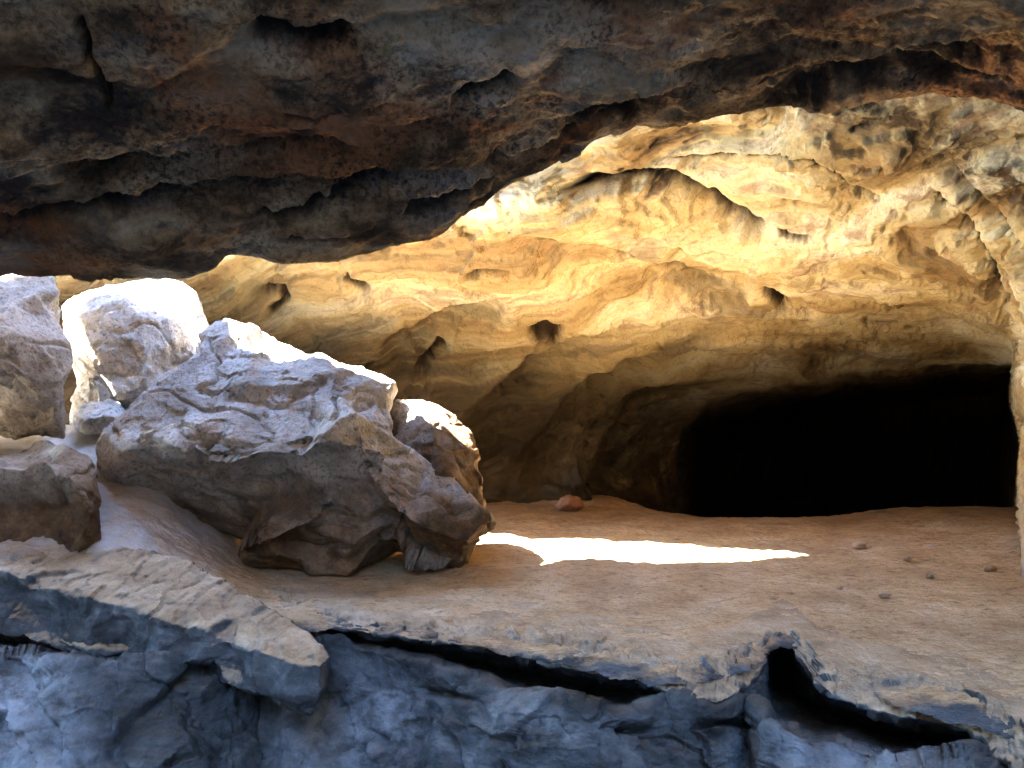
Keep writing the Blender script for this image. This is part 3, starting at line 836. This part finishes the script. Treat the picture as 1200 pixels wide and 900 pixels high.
def build_shelf():
    A = np.array(SHELF, float)
    qc = np.concatenate([np.arange(-420, -30, 6), np.arange(-30, 1230, 1.7), np.arange(1230, 1750, 6)])
    L0, U0, C0, D0 = [interp(A[:, 0], A[:, k], qc) for k in (1, 2, 3, 4)]
    n1 = np.stack([qc / 38, 0 * qc, 0 * qc], 1)
    L = L0 + 7 * fbm(n1, 5, .6) + 2.0 * fbm(n1 * 5, 3)
    U = np.maximum(U0 + 8 * fbm(n1 + 33, 5, .6), L + 5)
    C = np.maximum(C0 + 9 * fbm(n1 + 71, 5, .6) * np.clip(D0 * 3, .2, 1), U + 4)
    Yl = CZ * F / (L0 - 450)
    Yl = Yl + .02 * fbm(n1 * 2 + 9, 4)
    Yu = np.minimum((CZ + .045 + .0016 * np.maximum(U0 - L0 - 12, 0)) * F / (U0 - 450), Yl + .03)
    Yc = (CZ + .13) * F / (C0 - 450)
    Yc = np.minimum(Yc, Yu + .02)
    rows = []

    def band(pa, ya, pb, yb, n, ease=False, last=False):
        for t in np.linspace(0, 1, n + 1)[:None if last else -1]:
            u = t * t * (3 - 2 * t) if ease else t
            rows.append((pa + (pb - pa) * t, ya + (yb - ya) * u))
    def atz(py, z): return (CZ - z) * F / (py - 450)
    p0 = L - np.clip(90 - (L - 690) * .0, 40, 90); p0 = np.maximum(p0, 560)
    p1 = L - 30; p2 = L - 6
    band(p0, atz(p0, -.10), p1, atz(p1, .004), 26)
    band(p1, atz(p1, .004), p2, atz(p2, .008), 18)
    band(p2, atz(p2, .008), L + 2, Yl - .01, 6)
    i_face = len(rows)
    band(L + 2, Yl - .01, U, Yu, 20)
    band(U, Yu, U + (C - U) * .12, Yu + .03 + D0 * .45, 8)
    band(U + (C - U) * .12, Yu + .03 + D0 * .45, U + (C - U) * .45, Yu + .03 + D0, 8)
    i_low = len(rows)
    band(U + (C - U) * .45, Yu + .03 + D0, U + (C - U) * .9, Yc + .05 + D0 * .4, 10)
    band(U + (C - U) * .9, Yc + .05 + D0 * .4, C, Yc + .01, 8)
    e = np.maximum(960, C0 + 60)
    # the lower rock bulges and hollows towards the bottom of the view
    Y6 = Yc - .06 - .0021 * (e - C0)
    band(C, Yc + .01, C + (e - C) * .3, Yc + (Y6 - Yc) * .22, 30)
    band(C + (e - C) * .3, Yc + (Y6 - Yc) * .22, e, Y6, 70)
    e2 = e + 420
    band(e, Y6, e2, np.maximum(Y6 - .75, 1.2), 40, last=True)
    PY = np.stack([r_[0] for r_ in rows]); Y = np.stack([r_[1] for r_ in rows])
    PX = np.broadcast_to(qc, PY.shape)
    w3 = np.stack([PX.ravel() / 70, PY.ravel() / 70, 0 * PX.ravel()], 1)
    G = np.stack([(PX - 600) / F * Y, Y, CZ + (450 - PY) / F * Y], -1)
    for _ in range(3):
        G[1:-1] = (G[:-2] + 2 * G[1:-1] + G[2:]) / 4
    N = grid_normals(G, np.array([0, 0, 1.8]))
    for _ in range(6):
        N[1:-1] = (N[:-2] + 2 * N[1:-1] + N[2:]) / 4
        N[:, 1:-1] = (N[:, :-2] + 2 * N[:, 1:-1] + N[:, 2:]) / 4
    N /= np.linalg.norm(N, axis=2)[..., None]
    V = G.reshape(-1, 3); Nv = N.reshape(-1, 3)
    R = np.broadcast_to(np.arange(len(rows))[:, None], PY.shape).ravel()
    pp = np.stack([PX.ravel(), PY.ravel()], 1)
    pw = pp + np.stack([fbm(w3, 4), fbm(w3 + 12.1, 4)], 1) * 13
    wq = V + .22 * np.stack([fbm(V * 1.6, 3), fbm(V * 1.6 + 5, 3), fbm(V * 1.6 + 9, 3)], 1)
    lowm = sstep(i_low, i_low + 20, R)
    face = sstep(i_face - 14, i_face + 4, R)
    h = (.10 * fbm(V * 1.3, 3) + .05 * fbm(wq * np.array([1.6, 3, 3.4]), 5, .55, ridged=True)) * lowm
    _, _, f1 = worley(wq * np.array([1.7, 2.6, 2.6])); h += .09 * f1 * lowm
    _, _, f2 = worley(wq * np.array([4.5, 6, 7.])); face_only = face * (1 - lowm)
    h += f2 * np.maximum(.018 * lowm, .035 * face_only)
    _, _, f3 = worley(wq * np.array([9., 11, 14.])); h += .006 * f3 * face_only
    h += .045 * fbm(wq * np.array([2.4, 4, 6]), 5, .55) * np.maximum(face * .8, lowm)
    lip = np.exp(-((R - i_face) / 9.) ** 2)
    h += .020 * fbm(V * 8, 5, .6) * (.35 + .65 * face) + .007 * fbm(V * 30, 3, .6) + .045 * lip * fbm(V * 6, 5, .62)
    g = groove(pw, [(110, 900), (150, 850), (200, 810), (245, 770)], 6, .12, 20)
    g += groove(pw, [(0, 770), (30, 800), (60, 850), (66, 900)], 7, .10, 16)
    g += groove(pw, [(530, 860), (540, 880), (545, 910)], 5, .10)
    g += groove(pw, [(725, 860), (745, 857), (765, 863)], 5, .14)
    g += groove(pw, [(812, 852), (835, 848), (890, 858)], 4, .12)
    g += groove(pw, [(480, 812), (520, 812), (570, 820)], 4, .08)
    g += groove(pw, [(845, 800), (870, 795), (890, 785)], 5, .10)
    g += groove(pw, [(412, 880), (425, 862), (450, 876)], 5, .10)
    V = V + Nv * (h - g * lowm)[:, None]
    nc = len(qc)
    fc = grid_faces(len(rows), nc)
    fr = fc[:, 0] // nc; fcx = qc[fc[:, 0] % nc]
    pale_patch = np.exp(-((pw[:, 0] - 35) / 55) ** 2) * sstep(745, 800, pw[:, 1]) + .6 * np.exp(-((pw[:, 0] - 430) / 60) ** 2 - ((pw[:, 1] - 845) / 45) ** 2) + .5 * np.exp(-((pw[:, 0] - 1010) / 90) ** 2 - ((pw[:, 1] - 885) / 25) ** 2)

    def piece(name, keep, label, cat, group=None):
        f = fc[keep]
        used, inv = np.unique(f, return_inverse=True)
        v = V[used]
        o = link(name, v, inv.reshape(f.shape), M_BED if name == "bedrock" else M_SLAB, origin=(v[:, 0].mean(), v[:, 1].mean(), v[:, 2].min()))
        attr(o, "pale_patch", pale_patch[used])
        tag(o, label, cat, None, group)
    piece("rock_ledge", (fr < i_low) & (fcx < 914), "long thin ledge in the middle overhanging a narrow black crack", "rock ledge", GL)
    piece("rock_ledge", (fr < i_low) & (fcx >= 914), "broad ledge at lower right above the wide black fissure", "rock ledge", GL)
    piece("bedrock", fr >= i_low, "blue grey bedrock along the bottom edge, below the ledges and cracks", "bedrock")


build_shelf()
# ------------------------------------------------------------------ HILL WITH THE SKYLIGHT, ADDED CLIFFS
SLOT = [(-9, 6.2), (-6.9, 6.3), (-6.2, 6.8), (-5.8, 8.2), (-4.7, 8.2), (-4.3, 7.3), (-3.3, 7.1), (-2.75, 7.12), (-2.4, 7.35), (-1.9, 7.2), (-1.3, 7.12), (-.7, 7.32), (-.08, 7.62), (-.6, 7.85), (-1.3, 8.05), (-2.0, 8.2), (-2.6, 8.4), (-3.4, 8.7), (-5.5, 8.95), (-9, 8.95)]


def build_hill():
    xs = np.concatenate([np.arange(-70, -11, 3.), np.arange(-11, 3, .07), np.arange(3, 70, 3.)])
    ys = np.concatenate([np.arange(.4, 6.4, .3), np.arange(6.4, 9.4, .05), np.arange(9.4, 16, .4), np.arange(16, 90, 4.)])
    X, Y = np.meshgrid(xs, ys)
    p3 = np.stack([X.ravel(), Y.ravel(), 0 * X.ravel()], 1)
    z = 5.15 + .25 * fbm(p3 * .5, 4) + 3.0 * sstep(10, 40, Y.ravel()) + 12 * sstep(12, 40, np.abs(X.ravel()))
    pw = p3[:, :2] + .14 * np.stack([fbm(p3 * 2.2, 4), fbm(p3 * 2.2 + 9, 4)], 1)
    hole = sdf(pw, SLOT) > 0
    fc = grid_faces(len(ys), len(xs))
    keep = ~hole[fc].all(1)
    V = np.stack([X.ravel(), Y.ravel(), z], 1)
    o = link("hill", V, fc[keep], M_HILL)
    tag(o, "rocky hill over the cave with a long skylight gap", "hill", "structure")


build_hill()


def build_added_cliff(x0, sgn, label):  # unseen side wall, added to keep sun off the front and narrow the sky
    ys = np.arange(-48, 5.3, .8); zs = np.arange(-2, 26 if sgn > 0 else 50, .8)
    Yg, Zg = np.meshgrid(ys, zs)
    p = np.stack([np.full(Yg.size, x0), Yg.ravel(), Zg.ravel()], 1)
    x = x0 + sgn * (.06 * np.maximum(Zg.ravel(), 0) + .9 * fbm(p * .35, 5))
    V = np.stack([x, Yg.ravel(), Zg.ravel()], 1)
    n = len(V)
    V2 = V + np.array([sgn * 12., 0, 0])
    nr, nc = Yg.shape
    f = grid_faces(nr, nc)
    i = np.arange(n).reshape(nr, nc)
    b = np.concatenate([i[0], i[1:, -1], i[-1, -2::-1], i[-2:0:-1, 0]])
    b2 = np.roll(b, -1)
    side = np.stack([b, b2, b2 + n, b + n], 1)
    o = link("added_cliff", np.concatenate([V, V2]), np.concatenate([f, f + n, side]), M_HILL)
    tag(o, label, "added_cliff", "structure")


build_added_cliff(-7.5, -1, "unseen rock wall added left of the cave mouth to shade its front")
build_added_cliff(8.0, 1, "unseen rock wall added right of the cave mouth to narrow the sky")

def build_end():  # unseen wall behind the camera, added to block the low sky
    xs = np.arange(-26, 26.1, .8); zs = np.arange(-2, 17, .8)
    A, B = np.meshgrid(xs, zs)
    p = np.stack([A.ravel(), np.zeros(A.size), B.ravel()], 1)
    V = np.stack([A.ravel(), -22 - .1 * B.ravel() + 1.2 * fbm(p * .3, 5), B.ravel()], 1)
    n = len(V); nr, nc = A.shape
    i = np.arange(n).reshape(nr, nc)
    b = np.concatenate([i[0], i[1:, -1], i[-1, -2::-1], i[-2:0:-1, 0]]); b2 = np.roll(b, -1)
    f = grid_faces(nr, nc)
    o = link("added_cliff", np.concatenate([V, V + np.array([0, -12., 0])]), np.concatenate([f, f + n, np.stack([b, b2, b2 + n, b + n], 1)]), M_HILL)
    tag(o, "unseen rock wall added behind the view to block low sky", "added_cliff", "structure")


build_end()

# ------------------------------------------------------------------ RENDER SETTINGS
vs = scene.view_settings
scene.display_settings.display_device = 'sRGB'
vs.view_transform = 'Standard'; vs.look = 'None'; vs.gamma = 1.0; vs.use_curve_mapping = False
vs.exposure = 5.8
c = scene.cycles
c.use_denoising = True
try: c.denoiser = 'OPENIMAGEDENOISE'
except Exception: pass
c.max_bounces = 14; c.diffuse_bounces = 12; c.glossy_bounces = 3
c.sample_clamp_indirect = 0; c.caustics_reflective = False; c.caustics_refractive = False
